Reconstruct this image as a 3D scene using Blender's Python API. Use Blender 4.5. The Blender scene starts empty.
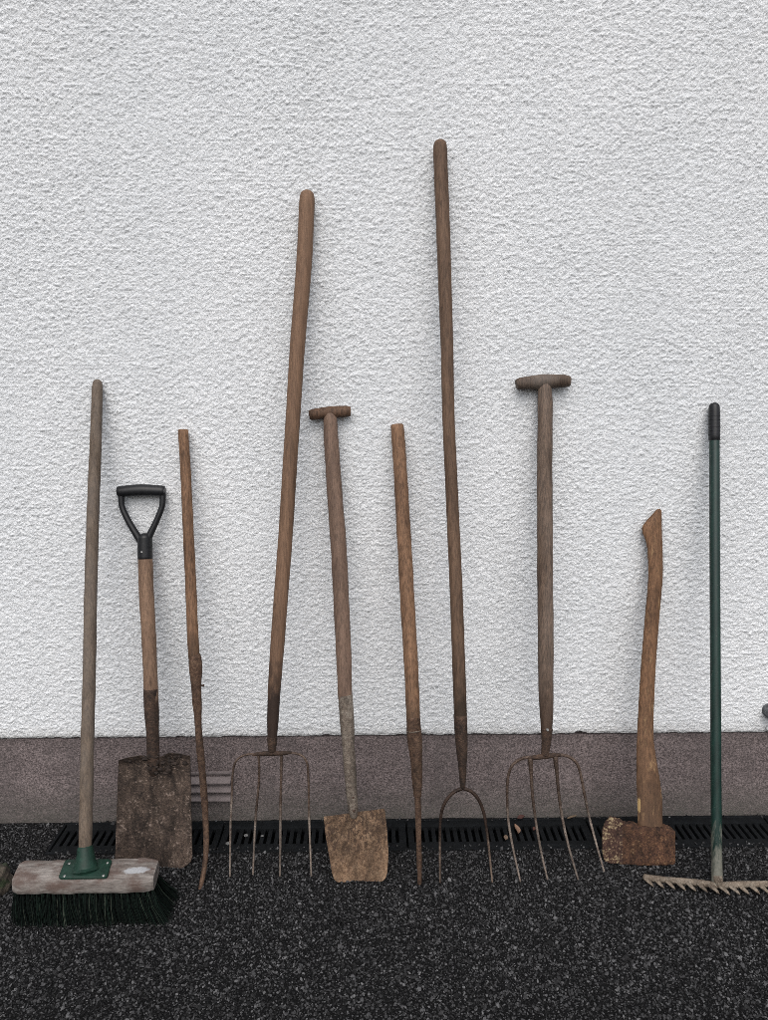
import bpy, bmesh, math, random
import numpy as np
from mathutils import Vector, Matrix

random.seed(4)
RNG = np.random.default_rng(11)
S = bpy.context.scene
COL = S.collection
R = math.radians

# ------------------------------------------------------------------ camera
CAM_LOC = Vector((0.0, -1.95, 1.22))
CAM_ROT = Matrix.Rotation(R(-1.05), 3, 'Z') @ Matrix.Rotation(R(80.0), 3, 'X')
FPX = 768.0                       # focal length in photo pixels (photo 768 x 1020)
cam_d = bpy.data.cameras.new('camera')
cam_d.sensor_fit = 'VERTICAL'
cam_d.sensor_height = 36.0
cam_d.lens = 36.0 * FPX / 1020.0
cam_d.clip_start = 0.02
cam_d.clip_end = 300
cam = bpy.data.objects.new('camera', cam_d)
cam.matrix_world = Matrix.Translation(CAM_LOC) @ CAM_ROT.to_4x4()
COL.objects.link(cam)
S.camera = cam

# ------------------------------------------------------------------ light: overcast daylight
SUN_EL, SUN_AZ = 50.0, -4.0      # azimuth measured from straight behind the camera, minus = from the left
world = bpy.data.worlds.new('World')
S.world = world
world.use_nodes = True
wn = world.node_tree
wn.nodes.clear()
sky = wn.nodes.new('ShaderNodeTexSky')
sky.sky_type = 'NISHITA'
sky.sun_disc = False
sky.sun_elevation = R(SUN_EL)
sky.sun_rotation = R(180 - SUN_AZ)
sky.dust_density = 4.0
hs = wn.nodes.new('ShaderNodeHueSaturation')
hs.inputs['Saturation'].default_value = 0.50
bg = wn.nodes.new('ShaderNodeBackground')
bg.inputs['Strength'].default_value = 0.145
wo = wn.nodes.new('ShaderNodeOutputWorld')
wn.links.new(sky.outputs[0], hs.inputs['Color'])
wn.links.new(hs.outputs[0], bg.inputs['Color'])
wn.links.new(bg.outputs[0], wo.inputs['Surface'])

sun_d = bpy.data.lights.new('sun', 'SUN')
sun_d.energy = 1.15
sun_d.angle = R(70)
sun_d.color = (1.0, 0.99, 0.975)
sun = bpy.data.objects.new('sun', sun_d)
az, el = R(SUN_AZ), R(SUN_EL)
to_sun = Vector((math.sin(az) * math.cos(el), -math.cos(az) * math.cos(el), math.sin(el)))
sun.rotation_euler = to_sun.to_track_quat('Z', 'Y').to_euler()
sun.location = to_sun * 8
COL.objects.link(sun)

S.view_settings.view_transform = 'Standard'
S.view_settings.look = 'None'
S.view_settings.gamma = 1.0
S.view_settings.use_curve_mapping = False
S.view_settings.exposure = 0.24
S.cycles.use_denoising = False
S.cycles.filter_width = 0.8

# ------------------------------------------------------------------ sight lines -> real points
FWD = CAM_ROT @ Vector((0, 0, -1))


def ray(px, py):
    return (CAM_ROT @ Vector(((px - 384) / FPX, -(py - 510) / FPX, -1))).normalized()


def at_z(px, py, z):
    d = ray(px, py)
    return CAM_LOC + d * ((z - CAM_LOC.z) / d.z)


def at_y(px, py, y):
    d = ray(px, py)
    return CAM_LOC + d * ((y - CAM_LOC.y) / d.y)


def mpp(p):
    """metres per photo pixel at a point"""
    return (p - CAM_LOC).dot(FWD) / FPX


class Lean:
    """The plane a leaning tool lies in: through its foot and the spot where it touches the wall."""
    def __init__(self, foot, top):
        self.o = foot
        n = (top - foot).cross(Vector((1, 0, 0))).normalized()
        if n.y > 0:
            n = -n
        self.n = n                      # towards the viewer

    def pt(self, px, py, off=0.0):
        d = ray(px, py)
        o = self.o + self.n * off
        return CAM_LOC + d * ((o - CAM_LOC).dot(self.n) / d.dot(self.n))


# ------------------------------------------------------------------ noise in numpy
def perlin(x, y, seed=0):
    rs = np.random.default_rng(seed)
    perm = rs.permutation(4096)
    ang = rs.random(4096) * 2 * np.pi
    gx, gy = np.cos(ang), np.sin(ang)
    xi, yi = np.floor(x).astype(np.int64), np.floor(y).astype(np.int64)
    xf, yf = x - xi, y - yi

    def g(ix, iy, dx, dy):
        h = perm[(perm[ix & 4095] + iy) & 4095]
        return gx[h] * dx + gy[h] * dy
    u = xf ** 3 * (xf * (xf * 6 - 15) + 10)
    v = yf ** 3 * (yf * (yf * 6 - 15) + 10)
    a = g(xi, yi, xf, yf)
    b = g(xi + 1, yi, xf - 1, yf)
    c = g(xi, yi + 1, xf, yf - 1)
    d = g(xi + 1, yi + 1, xf - 1, yf - 1)
    return (a + (b - a) * u) * (1 - v) + (c + (d - c) * u) * v


# ------------------------------------------------------------------ mesh helpers
def mesh_np(name, V, Q, smooth=True, along=None):
    """V (n,3) array, Q (m,4) or (m,3) int array"""
    me = bpy.data.meshes.new(name)
    V = np.ascontiguousarray(V, dtype=np.float32)
    Q = np.ascontiguousarray(Q, dtype=np.int32)
    k = Q.shape[1]
    me.vertices.add(len(V))
    me.vertices.foreach_set('co', V.ravel())
    me.loops.add(Q.size)
    me.loops.foreach_set('vertex_index', Q.ravel())
    me.polygons.add(len(Q))
    me.polygons.foreach_set('loop_start', np.arange(0, Q.size, k, dtype=np.int32))
    me.update(calc_edges=True)
    me.validate()
    me.polygons.foreach_set('use_smooth', np.full(len(me.polygons), smooth, dtype=bool))
    return me


def link(name, me, mat, parent=None, origin=None, label=None):
    if origin is not None:
        me.transform(Matrix.Translation(-Vector(origin)))
    me.materials.append(mat)
    o = bpy.data.objects.new(name, me)
    COL.objects.link(o)
    if parent is not None:
        o.parent = parent
    if label:
        o['label'] = label
    return o


def thing(name, label, cat, loc, group=None):
    o = bpy.data.objects.new(name, None)
    o.empty_display_size = 0.05
    o.location = loc
    o['label'] = label
    o['category'] = cat
    if group:
        o['group'] = group
    COL.objects.link(o)
    return o


class MB:
    """collects vertices, faces and a 0..1 'along' value; builds ONE mesh"""
    def __init__(self):
        self.v, self.f, self.a, self.flat = [], [], [], []

    def add(self, vs, fs, al=None, flat=False):
        b = len(self.v)
        self.v += [tuple(p) for p in vs]
        self.a += list(al) if al is not None else [0.0] * len(vs)
        for f in fs:
            self.f.append(tuple(i + b for i in f))
            self.flat.append(flat)

    def box(self, x0, x1, y0, y1, z0, z1, bev=0.0):
        bm = bmesh.new()
        bmesh.ops.create_cube(bm, size=1.0)
        for v in bm.verts:
            v.co = Vector(((x0 + x1) / 2 + v.co.x * (x1 - x0), (y0 + y1) / 2 + v.co.y * (y1 - y0), (z0 + z1) / 2 + v.co.z * (z1 - z0)))
        if bev:
            bmesh.ops.bevel(bm, geom=bm.edges[:], offset=bev, segments=2, affect='EDGES', profile=0.6)
        bm.verts.index_update()
        self.add([v.co.copy() for v in bm.verts], [[v.index for v in f.verts] for f in bm.faces], flat=not bev)
        bm.free()

    def tube(self, pts, rad, side_n, segs=14, cap0='flat', cap1='flat', flat=None, wob=0.0, seed=0, al=(0, 1)):
        """loft rings along pts; side_n: a direction never parallel to the path; flat: scale of the radius along side_n"""
        n = len(pts)
        P = [Vector(p) for p in pts]
        rings, alv = [], []
        L = [0.0]
        for i in range(1, n):
            L.append(L[-1] + (P[i] - P[i - 1]).length)
        tot = L[-1] or 1
        D = []
        for i in range(n):
            d = (P[min(i + 1, n - 1)] - P[max(i - 1, 0)])
            D.append(d.normalized())
        rr = random.Random(seed)
        ph = [rr.random() * 6.28 for _ in range(6)]

        def ring(c, d, r, f, t):
            s = d.cross(side_n).normalized()
            m = s.cross(d).normalized()
            out = []
            for k in range(segs):
                a = 2 * math.pi * k / segs
                w = 1 + wob * (0.5 * math.sin(t * 23 + ph[0] + a) + 0.5 * math.sin(t * 61 + ph[1] + 2 * a) + 0.6 * math.sin(t * 9 + ph[2] - a))
                out.append(c + s * (math.cos(a) * r * w) + m * (math.sin(a) * r * f * w))
            return out
        for i in range(n):
            f = 1.0 if flat is None else (flat[i] if hasattr(flat, '__len__') else flat)
            t = al[0] + (al[1] - al[0]) * L[i] / tot
            if i == 0 and cap0 == 'round':
                for q in (80, 60, 40, 20):
                    rings.append(ring(P[0] - D[0] * rad[0] * math.sin(R(q)) * 0.8 + D[0] * rad[0] * 0.8, D[0], rad[0] * math.cos(R(q)), f, L[i]))
                    alv.append(t)
            if i == 0 and cap0 == 'flat':
                rings.append(ring(P[0], D[0], rad[0] * 0.86, f, L[i])); alv.append(t)
            c = P[i]
            if i == 0:
                c = P[0] + D[0] * (rad[0] * (0.8 if cap0 == 'round' else 0.16))
            if i == n - 1:
                c = P[i] - D[i] * (rad[i] * (0.8 if cap1 == 'round' else 0.16))
            rings.append(ring(c, D[i], rad[i], f, L[i])); alv.append(t)
            if i == n - 1 and cap1 == 'flat':
                rings.append(ring(P[i], D[i], rad[i] * 0.86, f, L[i])); alv.append(t)
            if i == n - 1 and cap1 == 'round':
                for q in (20, 40, 60, 80):
                    rings.append(ring(P[i] - D[i] * rad[i] * 0.8 + D[i] * rad[i] * math.sin(R(q)) * 0.8, D[i], rad[i] * math.cos(R(q)), f, L[i]))
                    alv.append(t)
        vs = [p for r_ in rings for p in r_]
        av = [a for a in alv for _ in range(segs)]
        m = len(rings)
        fs = []
        for i in range(m - 1):
            for k in range(segs):
                k2 = (k + 1) % segs
                fs.append((i * segs + k, (i + 1) * segs + k, (i + 1) * segs + k2, i * segs + k2))
        fs.append(tuple(range(segs)))
        fs.append(tuple(reversed(range((m - 1) * segs, m * segs))))
        self.add(vs, fs, av)

    def build(self, name, mat, parent=None, origin=None, label=None):
        me = bpy.data.meshes.new(name)
        me.from_pydata(self.v, [], self.f)
        bm = bmesh.new(); bm.from_mesh(me)
        bmesh.ops.recalc_face_normals(bm, faces=bm.faces[:])
        bm.to_mesh(me); bm.free()
        at = me.attributes.new('along', 'FLOAT', 'POINT')
        at.data.foreach_set('value', np.array(self.a, dtype=np.float32))
        me.polygons.foreach_set('use_smooth', [not x for x in self.flat])
        me.update()
        if any(not x for x in self.flat):
            try:
                me.set_sharp_from_angle(angle=R(42))
            except Exception:
                pass
        return link(name, me, mat, parent, origin, label)


def spline(rows, step=5.0):
    """Catmull-Rom through (px, py, w[, off]) rows, resampled about every `step` photo pixels"""
    rows = [tuple(r) + (0.0,) * (4 - len(r)) for r in rows]
    out = []
    n = len(rows)
    for i in range(n - 1):
        p0, p1, p2, p3 = rows[max(i - 1, 0)], rows[i], rows[i + 1], rows[min(i + 2, n - 1)]
        d01 = max(math.dist(p0[:2], p1[:2]), 1e-6); d12 = math.dist(p1[:2], p2[:2]); d23 = max(math.dist(p2[:2], p3[:2]), 1e-6)
        k = max(1, int(d12 / step))
        for j in range(k):
            t = j / k
            r = []
            for c in range(2):
                m1 = (p2[c] - p0[c]) / (d01 + d12) * d12 if i > 0 else (p2[c] - p1[c])
                m2 = (p3[c] - p1[c]) / (d12 + d23) * d12 if i < n - 2 else (p2[c] - p1[c])
                h = (2 * t ** 3 - 3 * t * t + 1, t ** 3 - 2 * t * t + t, -2 * t ** 3 + 3 * t * t, t ** 3 - t * t)
                r.append(h[0] * p1[c] + h[1] * m1 + h[2] * p2[c] + h[3] * m2)
            for c in (2, 3):
                r.append(p1[c] + (p2[c] - p1[c]) * t)
            out.append(tuple(r))
    out.append(rows[-1])
    return out


def px_tube(mb, lean, rows, segs=14, cap0='flat', cap1='flat', wob=0.0, seed=0, step=5.0, flat=None, al=(0, 1)):
    s = spline(rows, step)
    P = [lean.pt(a, b, o) for a, b, w, o in s]
    rad = [max(s[i][2] * mpp(P[i]) / 2, 0.0006) for i in range(len(s))]
    mb.tube(P, rad, lean.n, segs, cap0, cap1, flat, wob, seed, al)
    return P


def blade(mb, lean, xl, xr, yt, yb, off, nu=22, nv=26, thick=0.003):
    """sheet between edge functions: xl(v), xr(v), yt(u), yb(u) in photo pixels, off(u, v) metres"""
    g = []
    for sgn in (0, 1):
        for j in range(nv + 1):
            for i in range(nu + 1):
                u, v = i / nu, j / nv
                px = xl(v) + (xr(v) - xl(v)) * u
                py = yt(u) + (yb(u) - yt(u)) * v
                p = lean.pt(px, py, off(u, v))
                g.append(p - lean.n * thick * sgn)
    w = nu + 1
    N = w * (nv + 1)
    fs = []
    for j in range(nv):
        for i in range(nu):
            a = j * w + i
            fs.append((a, a + w, a + w + 1, a + 1))
            fs.append((N + a, N + a + 1, N + a + w + 1, N + a + w))
    bd = [i for i in range(w)] + [j * w + nu for j in range(1, nv + 1)] + [nv * w + i for i in range(nu - 1, -1, -1)] + [j * w for j in range(nv - 1, 0, -1)]
    for k in range(len(bd)):
        a, b = bd[k], bd[(k + 1) % len(bd)]
        fs.append((a, b, N + b, N + a))
    al = [(j / nv) for _ in range(2) for j in range(nv + 1) for i in range(w)]
    mb.add(g, fs, al)


# ------------------------------------------------------------------ materials
def new_mat(name):
    m = bpy.data.materials.new(name)
    m.use_nodes = True
    nt = m.node_tree
    b = nt.nodes['Principled BSDF']
    return m, nt, b


def N(nt, kind, **kw):
    n = nt.nodes.new(kind)
    for k, v in kw.items():
        if k in n.inputs:
            n.inputs[k].default_value = v
        else:
            setattr(n, k, v)
    return n


def coords(nt, scale=(1, 1, 1)):
    tc = N(nt, 'ShaderNodeTexCoord')
    mp = N(nt, 'ShaderNodeMapping')
    mp.inputs['Scale'].default_value = scale
    nt.links.new(tc.outputs['Object'], mp.inputs['Vector'])
    return mp.outputs['Vector']


def noise(nt, vec, scale, detail=4, rough=0.55, dist=0.0):
    n = N(nt, 'ShaderNodeTexNoise')
    n.inputs['Scale'].default_value = scale
    n.inputs['Detail'].default_value = detail
    n.inputs['Roughness'].default_value = rough
    n.inputs['Distortion'].default_value = dist
    nt.links.new(vec, n.inputs['Vector'])
    return n.outputs['Fac']


def ramp(nt, fac, stops, interp='LINEAR'):
    r = N(nt, 'ShaderNodeValToRGB')
    r.color_ramp.interpolation = interp
    el = r.color_ramp.elements
    while len(el) < len(stops):
        el.new(0.5)
    for e, (p, c) in zip(el, stops):
        e.position = p
        e.color = (*c, 1) if hasattr(c, '__len__') else (c, c, c, 1)
    nt.links.new(fac, r.inputs['Fac'])
    return r.outputs['Color']


def mix(nt, fac, a, b, mode='MIX'):
    m = N(nt, 'ShaderNodeMix', data_type='RGBA', blend_type=mode)
    for sock, val in ((m.inputs[0], fac), (m.inputs[6], a), (m.inputs[7], b)):
        if hasattr(val, 'is_linked'):
            nt.links.new(val, sock)
        elif hasattr(val, '__len__'):
            sock.default_value = (*val, 1)
        else:
            sock.default_value = val
    return m.outputs[2]


def math_n(nt, op, a, b=None, clamp=False):
    m = N(nt, 'ShaderNodeMath', operation=op, use_clamp=clamp)
    for s, v in ((m.inputs[0], a), (m.inputs[1], b)):
        if v is None:
            continue
        if hasattr(v, 'is_linked'):
            nt.links.new(v, s)
        else:
            s.default_value = v
    return m.outputs[0]


def bump(nt, bsdf, height, strength=0.5, dist=0.001):
    b = N(nt, 'ShaderNodeBump')
    b.inputs['Strength'].default_value = strength
    b.inputs['Distance'].default_value = dist
    nt.links.new(height, b.inputs['Height'])
    nt.links.new(b.outputs[0], bsdf.inputs['Normal'])


def along(nt):
    a = N(nt, 'ShaderNodeAttribute', attribute_name='along')
    return a.outputs['Fac']


def wood(name, light, dark, dirt=None, dirt_from=0.75, dirt_to=0.9, grain=1.0, rough=0.72, grey=0.0, rub=None):
    m, nt, b = new_mat(name)
    v = coords(nt, (75, 75, 2.6))
    g1 = noise(nt, v, 1.0, 6, 0.6, 0.35)
    v2 = coords(nt, (14, 14, 2.2))
    g2 = noise(nt, v2, 1.0, 4, 0.6)
    v3 = coords(nt, (300, 300, 12))
    g3 = noise(nt, v3, 1.0, 3, 0.6)
    c = ramp(nt, g1, [(0.33, dark), (0.62, light)])
    c2 = ramp(nt, g2, [(0.32, [x * 0.62 for x in dark]), (0.6, light)])
    c = mix(nt, 0.45, c, c2)
    fine = ramp(nt, g3, [(0.36, 0.42), (0.58, 1.12)])
    c = mix(nt, 0.75 * grain, c, fine, 'MULTIPLY')
    # scuffs: pale rubbed spots and dark stains
    v4 = coords(nt, (55, 55, 18))
    sp = ramp(nt, noise(nt, v4, 1.0, 5, 0.65), [(0.62, 0.0), (0.7, 1.0)])
    c = mix(nt, math_n(nt, 'MULTIPLY', sp, 0.55), c, [x * 0.3 for x in dark])
    if grey:
        c = mix(nt, math_n(nt, 'MULTIPLY', ramp(nt, g2, [(0.42, 0), (0.6, 1)]), grey), c, (0.125, 0.112, 0.102))
    if dirt:
        a = along(nt)
        mr = N(nt, 'ShaderNodeMapRange')
        mr.inputs[1].default_value = dirt_from; mr.inputs[2].default_value = dirt_to
        jit = math_n(nt, 'MULTIPLY_ADD', noise(nt, coords(nt, (60, 60, 25)), 1.0, 4, 0.6), 0.16)
        nt.nodes[-1].inputs[2].default_value = -0.08
        nt.links.new(math_n(nt, 'ADD', a, jit), mr.inputs[0])
        c = mix(nt, mr.outputs[0], c, mix(nt, noise(nt, coords(nt, (90, 90, 50)), 1.0, 4), dirt, [x * 2.2 for x in dirt]))
    if rub:      # bark-pale places where the surface is chipped and worn
        rb = ramp(nt, noise(nt, coords(nt, (60, 60, 14)), 1.0, 6, 0.7, 0.5), [(0.57, 0), (0.66, 0.8)])
        c = mix(nt, rb, c, rub)
    nt.links.new(c, b.inputs['Base Color'])
    b.inputs['Roughness'].default_value = rough
    b.inputs['Specular IOR Level'].default_value = 0.3
    h = math_n(nt, 'ADD', math_n(nt, 'MULTIPLY', g1, 0.7), math_n(nt, 'MULTIPLY', g3, 0.5))
    bump(nt, b, h, 0.7, 0.003)
    return m


def rust(name, a, bcol, cdark, scale=1.0, metal=0.15, rough=0.8, flecks=None, fleck_lo=0.6, bumps=0.7, upper_tint=None, patchy=0.6):
    m, nt, b = new_mat(name)
    v = coords(nt)
    n1 = noise(nt, v, 28 * scale, 6, 0.65, 0.4)
    n2 = noise(nt, v, 130 * scale, 5, 0.7)
    n3 = noise(nt, v, 420 * scale, 3, 0.6)
    c = ramp(nt, n1, [(0.34, cdark), (0.5, a), (0.66, bcol)])
    c2 = ramp(nt, n2, [(0.36, cdark), (0.52, a), (0.64, bcol)])
    c = mix(nt, 0.55, c, c2)
    c = mix(nt, 0.7, c, ramp(nt, n3, [(0.35, 0.4), (0.6, 1.15)]), 'MULTIPLY')
    n0 = noise(nt, coords(nt, (1.6, 1, 0.6)), 13 * scale, 5, 0.65, 0.6)
    c = mix(nt, patchy, c, ramp(nt, n0, [(0.36, 0.38), (0.5, 1.0), (0.66, 1.45)]), 'MULTIPLY')
    if upper_tint:  # multiplies a darker tint into the upper half of the tines
        mr = N(nt, 'ShaderNodeMapRange'); mr.inputs[1].default_value = 0.42; mr.inputs[2].default_value = 0.62
        nt.links.new(math_n(nt, 'ADD', along(nt), math_n(nt, 'MULTIPLY', math_n(nt, 'SUBTRACT', n1, 0.5), 0.5)), mr.inputs[0])
        c = mix(nt, mr.outputs[0], mix(nt, 1.0, c, upper_tint, 'MULTIPLY'), c)
    if flecks:
        f = ramp(nt, math_n(nt, 'ADD', math_n(nt, 'MULTIPLY', n2, 0.6), math_n(nt, 'MULTIPLY', n1, 0.4)), [(fleck_lo - 0.05, 0), (fleck_lo, 1)])
        c = mix(nt, f, c, flecks)
    nt.links.new(c, b.inputs['Base Color'])
    b.inputs['Metallic'].default_value = metal
    b.inputs['Roughness'].default_value = rough
    b.inputs['Specular IOR Level'].default_value = 0.35
    bump(nt, b, math_n(nt, 'ADD', n2, math_n(nt, 'MULTIPLY', n3, 0.6)), bumps, 0.002)
    return m


def plain(name, col, rough=0.5, metal=0.0, var=0.25, scale=60, bmp=0.15, spec=0.3):
    m, nt, b = new_mat(name)
    v = coords(nt)
    n = noise(nt, v, scale, 5, 0.6)
    c = ramp(nt, n, [(0.3, [x * (1 - var) for x in col]), (0.7, [x * (1 + var) for x in col])])
    nt.links.new(c, b.inputs['Base Color'])
    b.inputs['Roughness'].default_value = rough
    b.inputs['Metallic'].default_value = metal
    b.inputs['Specular IOR Level'].default_value = spec
    bump(nt, b, noise(nt, v, scale * 5, 3), bmp, 0.001)
    return m


def m_render_wall():
    m, nt, b = new_mat('roughcast_white')
    v = coords(nt)
    big = noise(nt, coords(nt, (1, 1, 0.6)), 2.2, 5, 0.6)
    f = noise(nt, v, 230, 4, 0.7)
    f2 = noise(nt, v, 620, 2, 0.6)
    c = ramp(nt, big, [(0.3, (0.73, 0.755, 0.775)), (0.7, (0.80, 0.817, 0.832))])
    # grime settled low on the wall and small specks
    sp = ramp(nt, noise(nt, v, 70, 6, 0.7), [(0.66, 0), (0.74, 1)])
    c = mix(nt, math_n(nt, 'MULTIPLY', sp, 0.18), c, (0.33, 0.34, 0.33))
    st_ = ramp(nt, noise(nt, coords(nt, (5, 5, 1.1)), 1.0, 5, 0.65), [(0.5, 0), (0.72, 0.16)])
    c = mix(nt, st_, c, (0.50, 0.51, 0.51))
    sx = N(nt, 'ShaderNodeSeparateXYZ'); nt.links.new(v, sx.inputs[0])
    mr = N(nt, 'ShaderNodeMapRange'); mr.inputs[1].default_value = PL_TOP + 0.035; mr.inputs[2].default_value = PL_TOP
    nt.links.new(math_n(nt, 'ADD', sx.outputs[2], math_n(nt, 'MULTIPLY', math_n(nt, 'SUBTRACT', noise(nt, v, 40, 4, 0.6), 0.5), 0.05)), mr.inputs[0])
    c = mix(nt, math_n(nt, 'MULTIPLY', mr.outputs[0], 0.35, True), c, (0.30, 0.28, 0.25))
    nt.links.new(c, b.inputs['Base Color'])
    b.inputs['Roughness'].default_value = 0.85
    b.inputs['Specular IOR Level'].default_value = 0.2
    bump(nt, b, math_n(nt, 'ADD', f, math_n(nt, 'MULTIPLY', f2, 0.6)), 0.85, 0.0045)
    return m


def m_plinth():
    m, nt, b = new_mat('painted_plinth')
    v = coords(nt)
    n1 = noise(nt, coords(nt, (1, 1, 2.2)), 6, 6, 0.65)
    n2 = noise(nt, v, 240, 4, 0.75)
    n3 = noise(nt, coords(nt, (1, 1, 3)), 55, 5, 0.65)
    c = ramp(nt, n1, [(0.3, (0.110, 0.090, 0.089)), (0.7, (0.154, 0.127, 0.125))])
    c = mix(nt, 0.75, c, ramp(nt, n2, [(0.38, 0.25), (0.5, 1.0), (0.62, 2.0)]), 'MULTIPLY')
    # splash dirt near the ground
    sx = N(nt, 'ShaderNodeSeparateXYZ'); nt.links.new(v, sx.inputs[0])
    mr = N(nt, 'ShaderNodeMapRange'); mr.inputs[1].default_value = 0.12; mr.inputs[2].default_value = 0.0
    nt.links.new(sx.outputs[2], mr.inputs[0])
    c = mix(nt, math_n(nt, 'MULTIPLY', mr.outputs[0], math_n(nt, 'MULTIPLY', n3, 1.3), True), c, (0.075, 0.074, 0.064))
    stn = ramp(nt, noise(nt, coords(nt, (9, 9, 2.2)), 1.0, 6, 0.7, 0.4), [(0.5, 0), (0.68, 0.45)])
    c = mix(nt, stn, c, (0.080, 0.070, 0.068))
    nt.links.new(c, b.inputs['Base Color'])
    b.inputs['Roughness'].default_value = 0.85
    b.inputs['Specular IOR Level'].default_value = 0.2
    bump(nt, b, math_n(nt, 'ADD', n2, n3), 0.6, 0.0025)
    return m


def m_ground():
    m, nt, b = new_mat('tarmac')
    v = coords(nt)
    geo = N(nt, 'ShaderNodeNewGeometry')
    rnd = geo.outputs['Random Per Island']
    chip = ramp(nt, rnd, [(0.0, (0.006, 0.006, 0.0064)), (0.30, (0.0155, 0.0155, 0.016)), (0.6, (0.034, 0.034, 0.035)), (0.88, (0.066, 0.066, 0.068)), (1.0, (0.13, 0.13, 0.132))])
    n = noise(nt, v, 500, 4, 0.65)
    big = noise(nt, v, 7, 4, 0.6)
    c = mix(nt, 0.7, chip, ramp(nt, n, [(0.3, 0.45), (0.65, 1.3)]), 'MULTIPLY')
    c = mix(nt, 0.6, c, ramp(nt, big, [(0.35, 0.75), (0.65, 1.15)]), 'MULTIPLY')
    nt.links.new(c, b.inputs['Base Color'])
    b.inputs['Roughness'].default_value = 0.75
    b.inputs['Specular IOR Level'].default_value = 0.14
    vo = N(nt, 'ShaderNodeTexVoronoi'); vo.inputs['Scale'].default_value = 190
    nt.links.new(v, vo.inputs['Vector'])
    bump(nt, b, math_n(nt, 'ADD', math_n(nt, 'MULTIPLY', vo.outputs['Distance'], -1.0), n), 0.5, 0.002)
    return m


PL_TOP = at_y(384, 735.5, 0.0).z
def chip(m, centre, size, col):
    """a pale splintered place on the surface, at a spot of the object"""
    nt = m.node_tree
    b = nt.nodes['Principled BSDF']
    old = b.inputs['Base Color'].links[0].from_socket
    tc = N(nt, 'ShaderNodeTexCoord')
    mp = N(nt, 'ShaderNodeMapping', vector_type='TEXTURE')
    mp.inputs['Location'].default_value = centre
    mp.inputs['Scale'].default_value = size
    nt.links.new(tc.outputs['Object'], mp.inputs['Vector'])
    ln = N(nt, 'ShaderNodeVectorMath', operation='LENGTH'); nt.links.new(mp.outputs[0], ln.inputs[0])
    e = math_n(nt, 'ADD', ln.outputs['Value'], noise(nt, coords(nt, (160, 160, 60)), 1.0, 4, 0.7))
    f = ramp(nt, math_n(nt, 'MULTIPLY', e, 0.5), [(0.6, 0.9), (0.72, 0)])
    nt.links.new(mix(nt, f, old, col), b.inputs['Base Color'])


M_WALL, M_PLINTH, M_GROUND = m_render_wall(), m_plinth(), m_ground()
M_DRAIN = plain('black_drain_plastic', (0.0065, 0.0075, 0.0085), 0.7, 0, 0.35, 40, 0.3, 0.12)
M_TROUGH = plain('drain_inside', (0.004, 0.004, 0.004), 0.9)
M_VENT = plain('painted_vent', (0.15, 0.127, 0.125), 0.75, 0, 0.15, 80, 0.3)
M_BLACK = plain('black_plastic', (0.012, 0.0125, 0.014), 0.38, 0, 0.3, 90, 0.15)
M_GREENPL = plain('green_plastic', (0.007, 0.027, 0.018), 0.55, 0, 0.4, 50, 0.3)
M_STEEL = plain('worn_steel', (0.30, 0.30, 0.29), 0.5, 0.7, 0.3, 200, 0.2)
M_GREYPIPE = plain('grey_pipe', (0.10, 0.105, 0.11), 0.8, 0.0, 0.6, 90, 0.8)
W_BROOM = wood('broom_handle_wood', (0.165, 0.122, 0.088), (0.070, 0.050, 0.036), grey=0.35, grain=0.8)
W_SPADE = wood('spade_shaft_wood', (0.225, 0.142, 0.094), (0.115, 0.070, 0.046), grain=0.7, dirt=(0.02, 0.013, 0.010), dirt_from=0.93, dirt_to=1.02)
W_HONEY = wood('honey_wood', (0.225, 0.128, 0.074), (0.095, 0.051, 0.030), grain=1.0, dirt=(0.035, 0.022, 0.014), dirt_from=0.86, dirt_to=1.05)
W_LONG = wood('long_fork_wood', (0.195, 0.116, 0.072), (0.118, 0.070, 0.045), grain=0.6, dirt=(0.018, 0.011, 0.008), dirt_from=0.83, dirt_to=0.90)
W_SHOV = wood('shovel_wood', (0.190, 0.124, 0.090), (0.095, 0.061, 0.045), grain=0.65)
W_PITCH = wood('pitchfork_wood', (0.155, 0.096, 0.062), (0.078, 0.047, 0.031), grain=0.75, dirt=(0.022, 0.014, 0.009), dirt_from=0.89, dirt_to=0.97)
W_GREY = wood('weathered_wood', (0.165, 0.112, 0.080), (0.050, 0.033, 0.024), grey=0.22, dirt=(0.030, 0.018, 0.012), dirt_from=0.80, dirt_to=0.98)
W_GRIP = wood('dark_grip_wood', (0.125, 0.072, 0.045), (0.045, 0.027, 0.018))
W_GRIP_GREY = wood('worn_grip_wood', (0.125, 0.088, 0.064), (0.045, 0.030, 0.022), grey=0.4)
W_AXE = wood('axe_wood', (0.195, 0.105, 0.056), (0.070, 0.036, 0.020), dirt=(0.045, 0.028, 0.018), dirt_from=0.55, dirt_to=1.25, rub=(0.26, 0.165, 0.085))
RUST_DARK = rust('dark_rust', (0.050, 0.031, 0.022), (0.100, 0.060, 0.040), (0.014, 0.010, 0.008))
RUST_SPADE = rust('spade_rust', (0.068, 0.048, 0.037), (0.135, 0.097, 0.074), (0.020, 0.014, 0.012), flecks=(0.20, 0.155, 0.13), fleck_lo=0.61, scale=1.4, patchy=0.9, bumps=1.0)
RUST_SHOV = rust('shovel_rust', (0.205, 0.128, 0.078), (0.29, 0.20, 0.132), (0.060, 0.034, 0.020), scale=1.1, patchy=0.75, bumps=0.9)
_nt = RUST_SHOV.node_tree
_b = _nt.nodes['Principled BSDF']
_old = _b.inputs['Base Color'].links[0].from_socket
_sp = ramp(_nt, noise(_nt, coords(_nt, (150, 150, 75)), 1.0, 4, 0.65, 0.6), [(0.50, 0), (0.56, 1)])
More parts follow.
